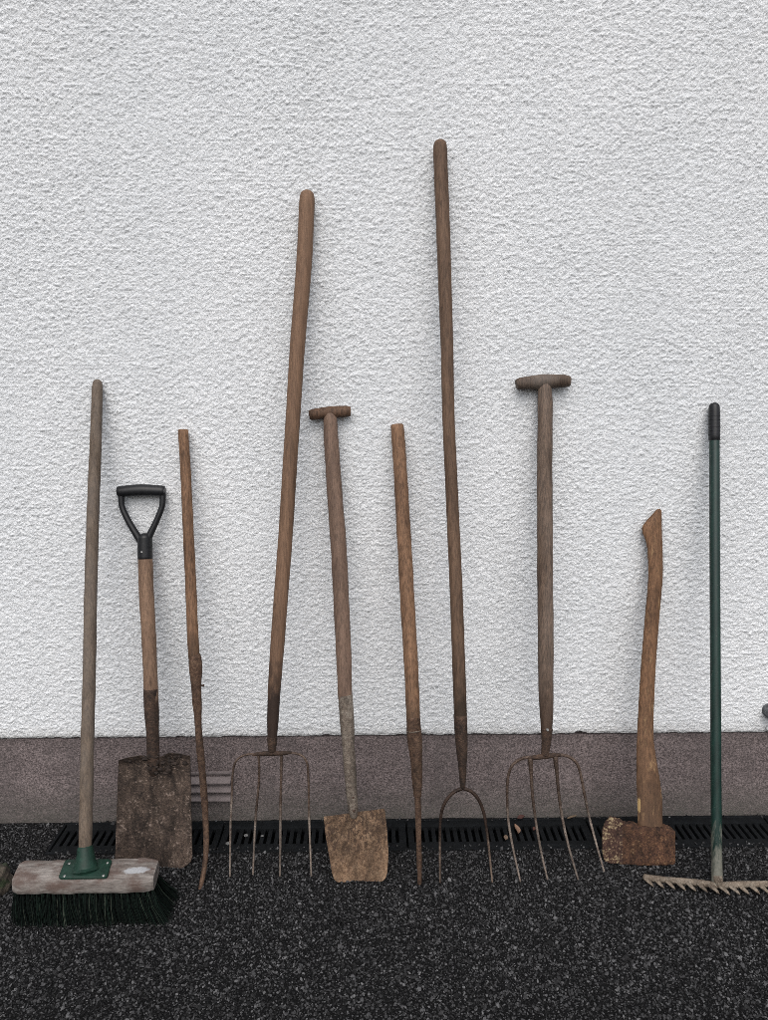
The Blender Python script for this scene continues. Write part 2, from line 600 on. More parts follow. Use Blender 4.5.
_up = ramp(_nt, math_n(_nt, 'ADD', along(_nt), math_n(_nt, 'MULTIPLY', noise(_nt, coords(_nt), 30, 3), 0.3)), [(0.62, 0.85), (0.9, 0.12)])
_nt.links.new(mix(_nt, math_n(_nt, 'MULTIPLY', _sp, _up), _old, (0.045, 0.027, 0.018)), _b.inputs['Base Color'])
RUST_SOCK = rust('grey_socket', (0.155, 0.125, 0.100), (0.27, 0.235, 0.195), (0.06, 0.045, 0.035))
RUST_TINE = rust('tine_steel', (0.205, 0.165, 0.138), (0.30, 0.26, 0.22), (0.065, 0.045, 0.035), metal=0.3, rough=0.6, upper_tint=(0.5, 0.42, 0.38))
RUST_PRONG = rust('prong_rust', (0.082, 0.047, 0.030), (0.15, 0.095, 0.062), (0.024, 0.014, 0.010))
RUST_AXE = rust('axe_rust', (0.076, 0.036, 0.022), (0.185, 0.096, 0.048), (0.020, 0.011, 0.008), flecks=(0.27, 0.19, 0.11), fleck_lo=0.645, scale=1.5, patchy=0.85, bumps=1.0)
RUST_EDGE = rust('axe_bevel', (0.066, 0.033, 0.024), (0.14, 0.08, 0.05), (0.018, 0.010, 0.009), flecks=(0.30, 0.235, 0.14), fleck_lo=0.585, scale=1.5, patchy=0.5)
RUST_RAKE = rust('rake_rust', (0.185, 0.148, 0.112), (0.29, 0.255, 0.21), (0.060, 0.041, 0.030), scale=1.5)

# ------------------------------------------------------------------ the ground
DR_Y0, DR_Y1 = at_z(400, 850, 0).y, 0.004           # drain: front and back edge
DR_X0 = at_z(54, 840, 0).x
DR_X1 = 3.6
GX = np.unique(np.concatenate([-np.geomspace(1.4, 60, 22), np.arange(-1.4, 1.4, 0.02), np.geomspace(1.4, 60, 22), [DR_X0, DR_X1]]).round(5))
GY = np.unique(np.concatenate([-np.geomspace(1.0, 60, 22), np.arange(-1.0, 0.04, 0.02), np.geomspace(0.06, 60, 12), [DR_Y0, DR_Y1]]).round(5))
X, Y = np.meshgrid(GX, GY)
Z = 0.004 * perlin(X / 0.35, Y / 0.35, 3) * np.clip((np.abs(Y - DR_Y0)) / 0.1, 0, 1) - 0.0015
nx, ny = len(GX), len(GY)
idx = np.arange(nx * ny).reshape(ny, nx)
cx, cy = (GX[:-1] + GX[1:]) / 2, (GY[:-1] + GY[1:]) / 2
CX, CY = np.meshgrid(cx, cy)
keep = ~((CX > DR_X0) & (CX < DR_X1) & (CY > DR_Y0) & (CY < DR_Y1))
Q = np.stack([idx[:-1, :-1], idx[:-1, 1:], idx[1:, 1:], idx[1:, :-1]], -1)[keep]
GV = np.stack([X, Y, Z], -1).reshape(-1, 3)
Q3 = np.concatenate([Q[:, [0, 1, 2]], Q[:, [0, 2, 3]]])
# stone chips bedded in the tarmac
t = (1 + 5 ** 0.5) / 2
ICO = np.array([(-1, t, 0), (1, t, 0), (-1, -t, 0), (1, -t, 0), (0, -1, t), (0, 1, t), (0, -1, -t), (0, 1, -t), (t, 0, -1), (t, 0, 1), (-t, 0, -1), (-t, 0, 1)], float)
ICO /= np.linalg.norm(ICO[0])
ICF = np.array([(0, 11, 5), (0, 5, 1), (0, 1, 7), (0, 7, 10), (0, 10, 11), (1, 5, 9), (5, 11, 4), (11, 10, 2), (10, 7, 6), (7, 1, 8), (3, 9, 4), (3, 4, 2), (3, 2, 6), (3, 6, 8), (3, 8, 9), (4, 9, 5), (2, 4, 11), (6, 2, 10), (8, 6, 7), (9, 8, 1)])
sp = 0.0048
gx, gy = np.meshgrid(np.arange(-1.2, 1.25, sp), np.arange(-0.82, 0.008, sp))
pos = np.stack([gx.ravel(), gy.ravel()], -1) + RNG.uniform(-0.5, 0.5, (gx.size, 2)) * sp
on_drain = (pos[:, 0] > DR_X0 - 0.004) & (pos[:, 1] > DR_Y0 - 0.004 + 0.004 * perlin(pos[:, 0] / 0.03, pos[:, 0] * 0 + 0.4, 51))
stray = (RNG.random(len(pos)) < 0.16) & (np.abs(pos[:, 1] - DR_Y0) < 0.016) | (RNG.random(len(pos)) < 0.10) & (pos[:, 1] > DR_Y1 - 0.010)
ok = (~on_drain | stray) & (pos[:, 1] < 0.006)
pos = pos[ok]
n = len(pos)
size = (0.0022 * np.exp(RNG.normal(0, 0.30, n)))[:, None, None]
shape = ICO[None] * RNG.uniform(0.72, 1.28, (n, 12, 1)) * np.stack([RNG.uniform(.8, 1.35, n), RNG.uniform(.8, 1.35, n), RNG.uniform(.5, .85, n)], -1)[:, None, :]
ang = RNG.uniform(0, 6.283, n)
ca, sa = np.cos(ang)[:, None], np.sin(ang)[:, None]
tilt = RNG.normal(0, 0.35, (n, 2))
sx_, sy_, sz_ = shape[..., 0], shape[..., 1], shape[..., 2]
rx = sx_ * ca - sy_ * sa
ry = sx_ * sa + sy_ * ca
rz = sz_ + rx * tilt[:, :1] + ry * tilt[:, 1:]
gz = 0.004 * perlin(pos[:, 0] / 0.35, pos[:, 1] / 0.35, 3) * np.clip(np.abs(pos[:, 1] - DR_Y0) / 0.1, 0, 1) - 0.0015
CV = np.stack([rx, ry, rz], -1) * size
CV += np.stack([pos[:, 0], pos[:, 1], np.where(on_drain[ok], 0.0022, gz) + RNG.uniform(-0.0010, 0.0016, n)], -1)[:, None, :]
CFc = ICF[None] + (np.arange(n) * 12)[:, None, None] + len(GV)
g_me = mesh_np('ground', np.concatenate([GV, CV.reshape(-1, 3)]), np.concatenate([Q3, CFc.reshape(-1, 3)]), smooth=False)
ground = link('ground', g_me, M_GROUND)
g_me.materials.append(plain('bitumen', (0.005, 0.005, 0.0053), 0.8, 0, 0.4, 200, 0.5, 0.1))
g_me.polygons.foreach_set('material_index', (np.arange(len(g_me.polygons)) < len(Q3)).astype(np.int32))
ground['kind'] = 'structure'

# ------------------------------------------------------------------ house wall: roughcast above, plinth below
PL_TOP = at_y(384, 735.5, 0.0).z
wall = thing('house_wall', 'white roughcast house wall above a grey mauve painted plinth', 'wall', (0, 0, 0))
WX = np.concatenate([np.linspace(-4, -1.3, 60)[:-1], np.arange(-1.3, 1.3, 0.0024), np.linspace(1.302, 4, 60)])
WZ = np.concatenate([np.arange(PL_TOP, 2.2, 0.0024), np.linspace(2.203, 3.3, 30)])
X, Z = np.meshgrid(WX, WZ)
wx = X + 0.003 * perlin(X / 0.020, Z / 0.017, 41)
wz = Z + 0.003 * perlin(X / 0.020, Z / 0.017, 42)
patch = 0.85 + 0.5 * perlin(X / 0.30, Z / 0.24, 10)            # the float went over some patches harder
H = 0.0019 * perlin(wx / 0.0175, wz / 0.0125, 5)
H += 0.0056 * (np.abs(perlin(wx / 0.0115, wz / 0.0090, 6)) - 0.2) * patch
H += 0.0040 * (np.abs(perlin(wx / 0.0075, wz / 0.0060, 7)) - 0.2)
H += 0.0018 * perlin(X / 0.0056, Z / 0.0048, 8) * patch
H += 0.0013 * perlin(X / 0.13, Z / 0.10, 9)
H = np.clip(H, -0.0045, 0.006)
jag = 0.0024 * perlin(WX / 0.03, WX * 0 + 0.3, 12) + 0.0020 * perlin(WX / 0.009, WX * 0 + 0.7, 13)
bite = np.clip(perlin(WX / 0.05, WX * 0 + 0.45, 14) - 0.32, 0, 1) * 0.022
k = np.clip(1 - (Z - PL_TOP) / 0.03, 0, 1)
Zd = Z + k * (jag + bite)[None, :]
Yd = -H + 0.004 * np.clip(1 - (Z - PL_TOP) / 0.008, 0, 1) ** 2
rows_y = [np.full(len(WX), 0.05), np.full(len(WX), 0.004)]
rows_z = [Zd[0] + 0.004, Zd[0] - 0.0005]
YY = np.concatenate([np.stack(rows_y), Yd]); ZZ = np.concatenate([np.stack(rows_z), Zd]); XX = np.concatenate([np.stack([WX, WX]), X])
# close the top and the back so the wall has its thickness
YY = np.concatenate([YY, np.full((2, len(WX)), 0.30)]); XX = np.concatenate([XX, np.stack([WX, WX])])
ZZ = np.concatenate([ZZ, np.stack([np.full(len(WX), 3.3), np.full(len(WX), PL_TOP)])])
ny, nx = XX.shape
idx = np.arange(nx * ny).reshape(ny, nx)
Q = np.stack([idx[:-1, :-1], idx[:-1, 1:], idx[1:, 1:], idx[1:, :-1]], -1).reshape(-1, 4)
link('roughcast', mesh_np('roughcast', np.stack([XX, YY, ZZ], -1).reshape(-1, 3), Q), M_WALL, wall)

PX = np.concatenate([np.linspace(-4, -1.3, 30)[:-1], np.arange(-1.3, 1.3, 0.006), np.linspace(1.304, 4, 30)])
PZ = np.concatenate([[-0.12, -0.02], np.arange(0, PL_TOP - 0.016, 0.006), np.arange(PL_TOP - 0.015, PL_TOP + 0.012, 0.0015)])
X, Z = np.meshgrid(PX, PZ)
Yp = 0.010 - 0.0022 * perlin(X / 0.09, Z / 0.05, 21) - 0.0012 * perlin(X / 0.022, Z / 0.014, 22)
crk = np.abs(perlin(X / 0.22, Z / 0.035, 23))
Yp += 0.0016 * np.clip(1 - crk / 0.03, 0, 1) * (perlin(X / 0.2, Z / 0.1, 24) > 0.22)
gap_n = perlin(X / 0.025, X * 0 + 0.37, 27) * 0.003
Yp += 0.024 * np.clip((Z - (PL_TOP - 0.0075 + gap_n)) / 0.003, 0, 1)      # groove added to thicken the shadow line under the roughcast edge
vx0, vx1 = at_y(147, 785, 0.016).x, at_y(232.5, 785, 0.016).x
vz0, vz1 = at_y(212, 797.8, 0.016).z, at_y(212, 772, 0.016).z
ny, nx = X.shape
idx = np.arange(nx * ny).reshape(ny, nx)
Q = np.stack([idx[:-1, :-1], idx[:-1, 1:], idx[1:, 1:], idx[1:, :-1]], -1).reshape(-1, 4)
pme = mesh_np('plinth', np.stack([X, Yp, Z], -1).reshape(-1, 3), Q)
link('plinth', pme, M_PLINTH, wall)
mb = MB(); mb.box(-3.99, 3.99, 0.06, 0.28, -0.1, PL_TOP - 0.004); mb.build('plinth_core', M_PLINTH, wall)

# louvred vent in the plinth
mb = MB()
vy = 0.007
mb.box(vx0, vx1, vy - 0.002, vy + 0.03, vz0 - 0.004, vz0 + 0.004, 0.001)
mb.box(vx0, vx1, vy - 0.002, vy + 0.03, vz1 - 0.002, vz1 + 0.005, 0.001)
mb.box(vx0 - 0.005, vx0 + 0.002, vy - 0.0025, vy + 0.03, vz0 - 0.004, vz1 + 0.005, 0.001)
mb.box(vx1 - 0.002, vx1 + 0.004, vy - 0.0025, vy + 0.03, vz0 - 0.004, vz1 + 0.005, 0.001)
vent = mb.build('air_vent', M_VENT, wall)
hh = (vz1 - vz0) / 3
for i in range(3):
    z1 = vz1 - i * hh - 0.0085
    z0 = vz1 - (i + 1) * hh
    prof = [(vy + 0.006, z1), (vy - 0.011, z0 + 0.003), (vy - 0.011, z0), (vy + 0.004, z0), (vy + 0.006, z1 - 0.004)]
    mb = MB()
    vs = [Vector((x, a, b_)) for x in (vx0 + 0.002, vx1 - 0.002) for a, b_ in prof]
    kk = len(prof)
    mb.add(vs, [tuple(range(kk)), tuple(range(kk, 2 * kk))] + [(j, (j + 1) % kk, kk + (j + 1) % kk, kk + j) for j in range(kk)], flat=True)
    mb.build('slat', M_VENT, vent)

# grey pipe stub low on the wall at the right edge
pc = at_y(773, 713, -0.02)
mb = MB()
mb.tube([pc + Vector((0, 0.03, 0)), pc + Vector((0, -0.012, 0)), pc + Vector((0, -0.028, 0))], [0.020, 0.020, 0.0205], Vector((0, 0, 1)), 24, 'flat', 'round')
stub = mb.build('pipe_stub', M_GREYPIPE, wall)
mb = MB()
c2 = at_y(771, 728, -0.003)
mb.tube([c2 + Vector((-0.014, 0, -0.003)), c2 + Vector((0.004, -0.004, 0.004)), c2 + Vector((0.03, -0.002, 0.0))], [0.006, 0.014, 0.010], Vector((0, 1, 0)), 16, 'round', 'round', wob=0.12)
mb.build('mortar_patch', M_WALL, wall)

# ------------------------------------------------------------------ channel drain
drain = thing('channel_drain', 'black slotted channel drain set in the tarmac along the foot of the wall', 'drain', ((DR_X0 + DR_X1) / 2, (DR_Y0 + DR_Y1) / 2, 0))
DO = drain.location.copy()
mb = MB()
mb.box(DR_X0, DR_X1, DR_Y0 - 0.001, DR_Y0 + 0.007, -0.09, 0.0016, 0.001)
mb.box(DR_X0, DR_X1, DR_Y1 - 0.007, DR_Y1 + 0.001, -0.09, 0.0016, 0.001)
mb.box(DR_X0 - 0.001, DR_X0 + 0.006, DR_Y0 + 0.007, DR_Y1 - 0.007, -0.09, 0.0012, 0.001)
mb.build('frame', M_DRAIN, drain, DO)
mb = MB()
mb.box(DR_X0 + 0.006, DR_X1, DR_Y0 + 0.007, DR_Y1 - 0.007, -0.095, -0.075)
mb.build('trough', M_TROUGH, drain, DO)
joint = at_z(407, 835, 0).x
edges = [DR_X0 + 0.008]
j0 = joint
while j0 - 0.5 > DR_X0 + 0.1:
    j0 -= 0.5
while j0 < DR_X1 - 0.1:
    edges.append(j0); j0 += 0.5
edges.append(DR_X1 - 0.004)
dw = DR_Y1 - DR_Y0
ya, yb_ = DR_Y0 + 0.008, DR_Y1 - 0.008
s0, s1 = DR_Y0 + dw * 0.24, DR_Y0 + dw * 0.76
for a, b_ in zip(edges[:-1], edges[1:]):
    mb = MB()
    x0, x1 = a + 0.0025, b_ - 0.0025
    mb.box(x0, x1, ya, s0, -0.014, 0.0002, 0.0012)
    mb.box(x0, x1, s1, yb_, -0.014, 0.0002, 0.0012)
    pitch = 0.0196
    kN = int((x1 - x0 - 0.012) / pitch)
    x = x0
    first = (x1 - x0 - kN * pitch + 0.008) / 2
    mb.box(x0, x0 + first, s0 + 0.0004, s1 - 0.0004, -0.012, -0.0008, 0.0008)
    x = x0 + first + 0.0085
    for q in range(kN - 1):
        mb.box(x, x + pitch - 0.0085, s0 + 0.0004, s1 - 0.0004, -0.012, -0.0008, 0.0008)
        x += pitch
    mb.box(x, x1, s0 + 0.0004, s1 - 0.0004, -0.012, -0.0008, 0.0008)
    mb.build('grate', M_DRAIN, drain, DO)


def lean_of(foot_px, top_px, r_top, foot_z=0.0):
    foot = at_z(foot_px[0], foot_px[1], foot_z)
    top = at_y(top_px[0], top_px[1], -(r_top + 0.0035))
    return Lean(foot, top), foot


# ------------------------------------------------------------------ 1 broom
BZ = 0.099
bm_c = at_z(84.5, 868, BZ)
topb = at_y(97.5, 382, -(0.014 + 0.0035))
L1 = Lean(bm_c, topb)
broom = thing('yard_broom', 'yard broom with wooden head, green socket and dark bristles at the left end', 'broom', Vector((bm_c.x, bm_c.y, 0)))
O = broom.location.copy()
mb = MB()
px_tube(mb, L1, [(97.6, 379.5, 9.0), (97.3, 388, 10.4), (95, 460, 11.7), (91.6, 560, 12.2), (88.5, 700, 12.6), (87, 760, 12.8), (86, 820, 13.0), (85.2, 853, 12.6)], 18, 'round', 'flat', 0.03, 1)
mb.build('handle', W_BROOM, broom, O)
# block
cFL, cFR = at_z(10.4, 881.5, BZ), at_z(152.5, 879.5, BZ)
cBL, cBR = at_z(20.8, 859.6, BZ), at_z(159.2, 856.8, BZ)
prof = [(0.0, -0.036), (-0.01, -0.02), (0.0, -0.006), (0.06, 0.0), (0.5, 0.001), (0.86, 0.0), (0.955, -0.003), (1.0, -0.011), (1.01, -0.024), (0.975, -0.034), (0.90, -0.0385), (0.5, -0.0395)]
mb = MB()
ns = 30
vs, fs = [], []
for i in range(ns + 1):
    u = i / ns
    e = 1.0
    fr = cFL.lerp(cFR, u); bk = cBL.lerp(cBR, u)
    endf = min(u, 1 - u) * ns
    shrink = 0.84 if endf < 0.5 else (0.96 if endf < 1.5 else 1.0)
    for (w, dz) in prof:
        w2 = 0.5 + (w - 0.5) * shrink
        p = bk.lerp(fr, w2)
        z = BZ + (-0.019 + (dz + 0.019) * shrink)
        z += 0.0009 * math.sin(u * 17 + w * 5) + 0.0006 * math.sin(u * 51 + w * 9)
        vs.append(Vector((p.x, p.y + 0.0008 * math.sin(u * 29), z)))
kk = len(prof)
for i in range(ns):
    for j in range(kk):
        fs.append((i * kk + j, i * kk + (j + 1) % kk, (i + 1) * kk + (j + 1) % kk, (i + 1) * kk + j))
fs.append(tuple(range(kk))); fs.append(tuple(range(ns * kk, ns * kk + kk)))
mb.add(vs, fs)


def m_broom_block():
    m, nt, b = new_mat('broom_block_wood')
    v = coords(nt, (6, 60, 60))
    g = noise(nt, v, 1.0, 6, 0.65, 0.3)
    g3 = noise(nt, coords(nt, (45, 260, 260)), 1.0, 3, 0.6)
    c = ramp(nt, g, [(0.32, (0.095, 0.078, 0.069)), (0.6, (0.26, 0.235, 0.215))])
    c = mix(nt, 0.6, c, ramp(nt, g3, [(0.35, 0.5), (0.58, 1.05)]), 'MULTIPLY')
    bl = noise(nt, coords(nt, (14, 22, 22)), 1.0, 5, 0.65)
    c = mix(nt, ramp(nt, bl, [(0.46, 0), (0.60, 0.8)]), c, (0.085, 0.055, 0.045))
    # worn white sticker rest on the right of the block
    ctr = at_z(136, 870.5, BZ) - O
    tc = N(nt, 'ShaderNodeTexCoord')
    mp = N(nt, 'ShaderNodeMapping', vector_type='TEXTURE')
    mp.inputs['Location'].default_value = ctr
    mp.inputs['Rotation'].default_value = (0, 0, R(5))
    mp.inputs['Scale'].default_value = (0.037, 0.016, 0.02)
    nt.links.new(tc.outputs['Object'], mp.inputs['Vector'])
    ln = N(nt, 'ShaderNodeVectorMath', operation='LENGTH'); nt.links.new(mp.outputs[0], ln.inputs[0])
    edge = math_n(nt, 'ADD', ln.outputs['Value'], math_n(nt, 'MULTIPLY', noise(nt, coords(nt), 90, 5, 0.7), 0.9))
    msk = ramp(nt, edge, [(0.0, 1), (0.55, 1), (0.64, 0)][0:3])
    nt.nodes[-1].color_ramp.elements[1].position = 1.2 / 1.6
    c = mix(nt, ramp(nt, math_n(nt, 'MULTIPLY', edge, 0.5), [(0.54, 0.85), (0.64, 0.0)]), c, (0.36, 0.37, 0.385))
    nt.links.new(c, b.inputs['Base Color'])
    b.inputs['Roughness'].default_value = 0.8
    b.inputs['Specular IOR Level'].default_value = 0.25
    bump(nt, b, math_n(nt, 'ADD', g, g3), 0.5, 0.002)
    return m


block = mb.build('broom_head', m_broom_block(), broom, O)
# green socket: bolted plate and cone
mb = MB()
pl = [at_z(*q, BZ + 0.0015) for q in ((58.2, 879.0), (107.2, 878.4), (112.4, 860.4), (65.4, 860.8))]
pc = sum(pl, Vector()) / 4
ring0 = []
for i in range(4):
    a, b_, c_ = pl[i - 1], pl[i], pl[(i + 1) % 4]
    for t_ in (0, 0.25, 0.5, 0.75, 1):
        p = b_ + (a - b_).normalized() * 0.009 * (1 - t_) ** 2 + (c_ - b_).normalized() * 0.009 * t_ ** 2
        ring0.append(p)
k0 = len(ring0)
lev = [(1.0, -0.001), (1.0, 0.003), (0.965, 0.0045)]
vs = []
for s_, dz in lev:
    for p in ring0:
        q = pc + (p - pc) * s_
        vs.append(Vector((q.x, q.y, q.z + dz)))
fs = [(i * k0 + j, i * k0 + (j + 1) % k0, (i + 1) * k0 + (j + 1) % k0, (i + 1) * k0 + j) for i in range(2) for j in range(k0)]
fs += [tuple(range(2 * k0, 3 * k0)), tuple(range(k0))]
mb.add(vs, fs)
axis = (L1.pt(86.5, 780) - L1.pt(85, 850)).normalized()
base_c = pc + Vector((0, 0, -0.006))
top_c = L1.pt(85.2, 846)
mb.tube([base_c, base_c.lerp(top_c, 0.18), base_c.lerp(top_c, 0.45), base_c.lerp(top_c, 0.8), top_c],
        [0.034, 0.0265, 0.0222, 0.0185, 0.0172], Vector((0, 1, 0)), 22, 'flat', 'flat')
sock = mb.build('socket', M_GREENPL, broom, O)
for q in ((64.5, 876), (103.5, 875.5), (107.5, 863), (69.5, 863.4)):
    p = at_z(*q, BZ + 0.006)
    mb = MB()
    mb.tube([p - Vector((0, 0, 0.001)), p + Vector((0, 0, 0.0012))], [0.0036, 0.0028], Vector((0, 1, 0)), 12)
    mb.build('screw', M_STEEL, sock, O)
# bristles
bv, bf = [], []
rr = random.Random(9)
for i in range(27):
    for j in range(6):
        u = (i + 0.5 + (0.25 if j % 2 else -0.25)) / 27
        w = 0.1 + 0.8 * j / 5
        root = cBL.lerp(cBR, u).lerp(cFL.lerp(cFR, u), w)
        root.z = BZ - 0.034
        fan_x = 0.020 + 0.018 * max(0, u - 0.7) / 0.3 + rr.uniform(-0.006, 0.006)
        fan_x -= 0.006 * (1 - u)
        fan_y = -0.030 * (w - 0.30) * 1.3 + rr.uniform(-0.004, 0.004)
        for s_ in range(46):
            a = rr.uniform(0, 6.283); rad = 0.0032 * math.sqrt(rr.random())
            r0 = root + Vector((math.cos(a) * rad, math.sin(a) * rad, 0))
            tip = Vector((r0.x + fan_x + rr.gauss(0, 0.0055) + math.cos(a) * 0.003, r0.y + fan_y + rr.gauss(0, 0.0045) + math.sin(a) * 0.003, 0.001 + abs(rr.gauss(0, 0.003))))
            mid = r0.lerp(tip, 0.5) + Vector((-fan_x * 0.14, 0, 0))
            b0 = len(bv)
            for pnt, th in ((r0, 0.00075), (mid, 0.00068), (tip, 0.00045)):
                for q in range(3):
                    an = q * 2.094 + a
                    bv.append((pnt.x + math.cos(an) * th, pnt.y + math.sin(an) * th, pnt.z))
            for lv in range(2):
                for q in range(3):
                    q2 = (q + 1) % 3
                    bf.append((b0 + lv * 3 + q, b0 + lv * 3 + q2, b0 + lv * 3 + 3 + q2, b0 + lv * 3 + 3 + q))


def m_bristle():
    m, nt, b = new_mat('broom_bristle')
    g = N(nt, 'ShaderNodeNewGeometry')
    c = ramp(nt, g.outputs['Random Per Island'], [(0.0, (0.0012, 0.002, 0.0018)), (0.7, (0.003, 0.0065, 0.005)), (0.93, (0.008, 0.017, 0.012)), (1.0, (0.05, 0.06, 0.045))])
    nt.links.new(c, b.inputs['Base Color'])
    b.inputs['Roughness'].default_value = 0.75
    b.inputs['Specular IOR Level'].default_value = 0.1
    return m


me = mesh_np('bristles', np.array(bv), np.array(bf))
link('bristles', me, m_bristle(), broom, O)

# ------------------------------------------------------------------ 2 spade with plastic D-grip
L2, f2 = lean_of((154, 868), (141, 491.5), 0.015, 0.001)
spade = thing('garden_spade', 'rust caked digging spade with black plastic D grip', 'spade', f2)
O = f2.copy()
mb = MB()
px_tube(mb, L2, [(145.3, 556, 14.2), (146.5, 590, 14.6), (149, 640, 14.2), (150.8, 682, 13.9), (151.8, 704, 13.4)], 18, wob=0.032, seed=2)
mb.build('shaft', W_SPADE, spade, O)
mb = MB()
px_tube(mb, L2, [(151, 688, 14.6), (151.6, 706, 14.4), (152.6, 735, 12.6), (153.3, 758, 12.2), (153.6, 768, 11.0, -0.001), (153.8, 776, 9.0, -0.004)], 18, 'flat', 'round', 0.05, 3, 4)
# dried soil lumps on the neck
mb.build('socket', RUST_DARK, spade, O, 'dark rusted tubular socket')
mb = MB()


def lerps(v, pts):
    for (a, x), (b_, y) in zip(pts[:-1], pts[1:]):
        if v <= b_:
            return x + (y - x) * (v - a) / (b_ - a)
    return pts[-1][1]


def sp_off(u, v):
    c = -0.012 * (1 - (2 * u - 1) ** 2) * (0.35 + 0.65 * v) + 0.004
    rib = 0.011 * math.exp(-((u - 0.48) / 0.075) ** 2) * max(0, 1 - v * 2.4)
    roll = 0.014 * max(0, 1 - v / 0.05) ** 1.5 * (1 if abs(u - 0.5) > 0.14 else 0.2)   # trodden-over shoulders
    ns_ = 0.0012 * math.sin(u * 21 + v * 13) * math.sin(v * 17 - u * 6)
    return c + rib + roll + ns_


blade(mb, L2, lambda v: lerps(v, [(0, 118.6), (0.06, 118.2), (1, 114.8)]), lambda v: lerps(v, [(0, 190), (0.06, 190.2), (0.92, 192.2), (0.97, 191), (1, 187.5)]),
      lambda u: lerps(u, [(0, 760.5), (0.12, 758), (0.3, 755.6), (0.4, 757.5), (0.6, 757), (0.7, 753), (0.85, 754), (1, 756.2)]),
      lambda u: lerps(u, [(0, 866), (0.1, 868.5), (0.8, 870), (0.93, 868.5), (1, 865)]) + 0.35 * math.sin(u * 31), sp_off, 34, 40, 0.0045)
mb.build('blade', RUST_SPADE, spade, O)
mb = MB()
rr = random.Random(5)
for i in range(46):
    px_, py_ = rr.gauss(160, 9), rr.gauss(762, 5)
    if i > 30:
        px_, py_ = rr.uniform(122, 188), rr.uniform(757, 764)
    p = L2.pt(px_, py_, 0.012 if i <= 30 else 0.008)
    r_ = rr.uniform(0.003, 0.0075)
    sc = Vector((rr.uniform(.7, 1.4), rr.uniform(.6, 1), rr.uniform(.6, 1.1)))
    vs = [p + Vector((c[0] * sc.x, c[1] * sc.y, c[2] * sc.z)) * r_ * rr.uniform(.8, 1.2) for c in ICO]
    mb.add(vs, [tuple(f) for f in ICF])
M_SOIL = rust('dried_soil', (0.030, 0.021, 0.017), (0.055, 0.040, 0.031), (0.010, 0.008, 0.007), metal=0.0, rough=0.95)
mb.build('caked_soil', M_SOIL, spade, O)
# D grip
mb = MB()
px_tube(mb, L2, [(144.8, 533, 13), (144.9, 538, 14.8), (145.2, 559.8, 15.0)], 18, 'round', 'flat', step=3)
px_tube(mb, L2, [(121.3, 491, 6.4), (121.2, 500, 6.2), (122.4, 508, 6.0), (129.5, 523, 6.6), (138, 537, 7.4), (141.5, 543, 7.6)], 12, 'round', 'round', step=2.5)
px_tube(mb, L2, [(162.6, 491, 6.4), (162.8, 499, 6.2), (162, 507, 6.0), (156, 522, 6.2), (149.4, 536, 7.2), (147, 543, 7.6)], 12, 'round', 'round', step=2.5)
dg = mb.build('d_handle', M_BLACK, spade, O)
mb = MB()
px_tube(mb, L2, [(117.6, 492.0, 11.0), (124, 491.3, 11.4), (141, 490.3, 12.4), (158, 490.8, 11.4), (164.8, 491.2, 10.8)], 20, 'flat', 'flat', step=2.5)
mb.build('grip', M_BLACK, dg, O)
mb = MB()
p = L2.pt(141.8, 552, 0.0175)
mb.tube([p - L2.n * 0.003, p + L2.n * 0.0012], [0.0034, 0.0026], Vector((1, 0, 0)), 12)
mb.build('rivet', M_STEEL, dg, O)

# ------------------------------------------------------------------ 3 thin handled hooked prong
L3, f3 = lean_of((206, 872), (183.5, 431), 0.013, 0.0)
tool = thing('pronged_tool', 'thin honey coloured handle ending in a hooked iron prong, right of spade', 'prong tool', f3, 'tools with one narrow iron prong')
O = f3.copy()
mb = MB()
px_tube(mb, L3, [(183.2, 429.5, 10.2), (185, 460, 10.4), (189.6, 560, 11), (192.2, 620, 11.2), (194.2, 658, 11.4)], 16, wob=0.035, seed=4)
mb.build('handle', W_HONEY, tool, O)
mb = MB()
px_tube(mb, L3, [(194, 654, 12.0), (194.8, 662, 13.2), (195.3, 671, 12.6), (195.8, 682, 10.6), (196.9, 700, 9.8), (197.6, 708, 8.6), (198.1, 716, 7.2), (198.6, 728, 7.0), (199.8, 745, 7.4),
                 (202, 768, 7.2), (204.2, 795, 6.8), (205.6, 815, 6.2), (206.4, 835, 5.8, 0.004), (206.0, 852, 5.6, 0.016), (204.4, 868, 5.2, 0.032), (201.8, 881, 4.6, 0.046), (199.4, 892, 3.4, 0.062)], 14, 'flat', 'round', 0.08, 5, 3)
prong = mb.build('prong', RUST_PRONG, tool, O)
mb = MB()
p = L3.pt(199, 685.5)
mb.tube([p, p + Vector((0.011, -0.002, 0.001)), p + Vector((0.0135, -0.002, 0.001))], [0.0022, 0.0022, 0.0035], Vector((0, 1, 0)), 10)
mb.build('nail', RUST_DARK, prong, O)


def tines(parent, O, lean, rows_list, mat, segs=10, seed=0):
    for i, rows in enumerate(rows_list):
        mb = MB()
        px_tube(mb, lean, rows, segs, 'round', 'round', 0.06, seed + i, 3)
        mb.build('tine', mat, parent, O)


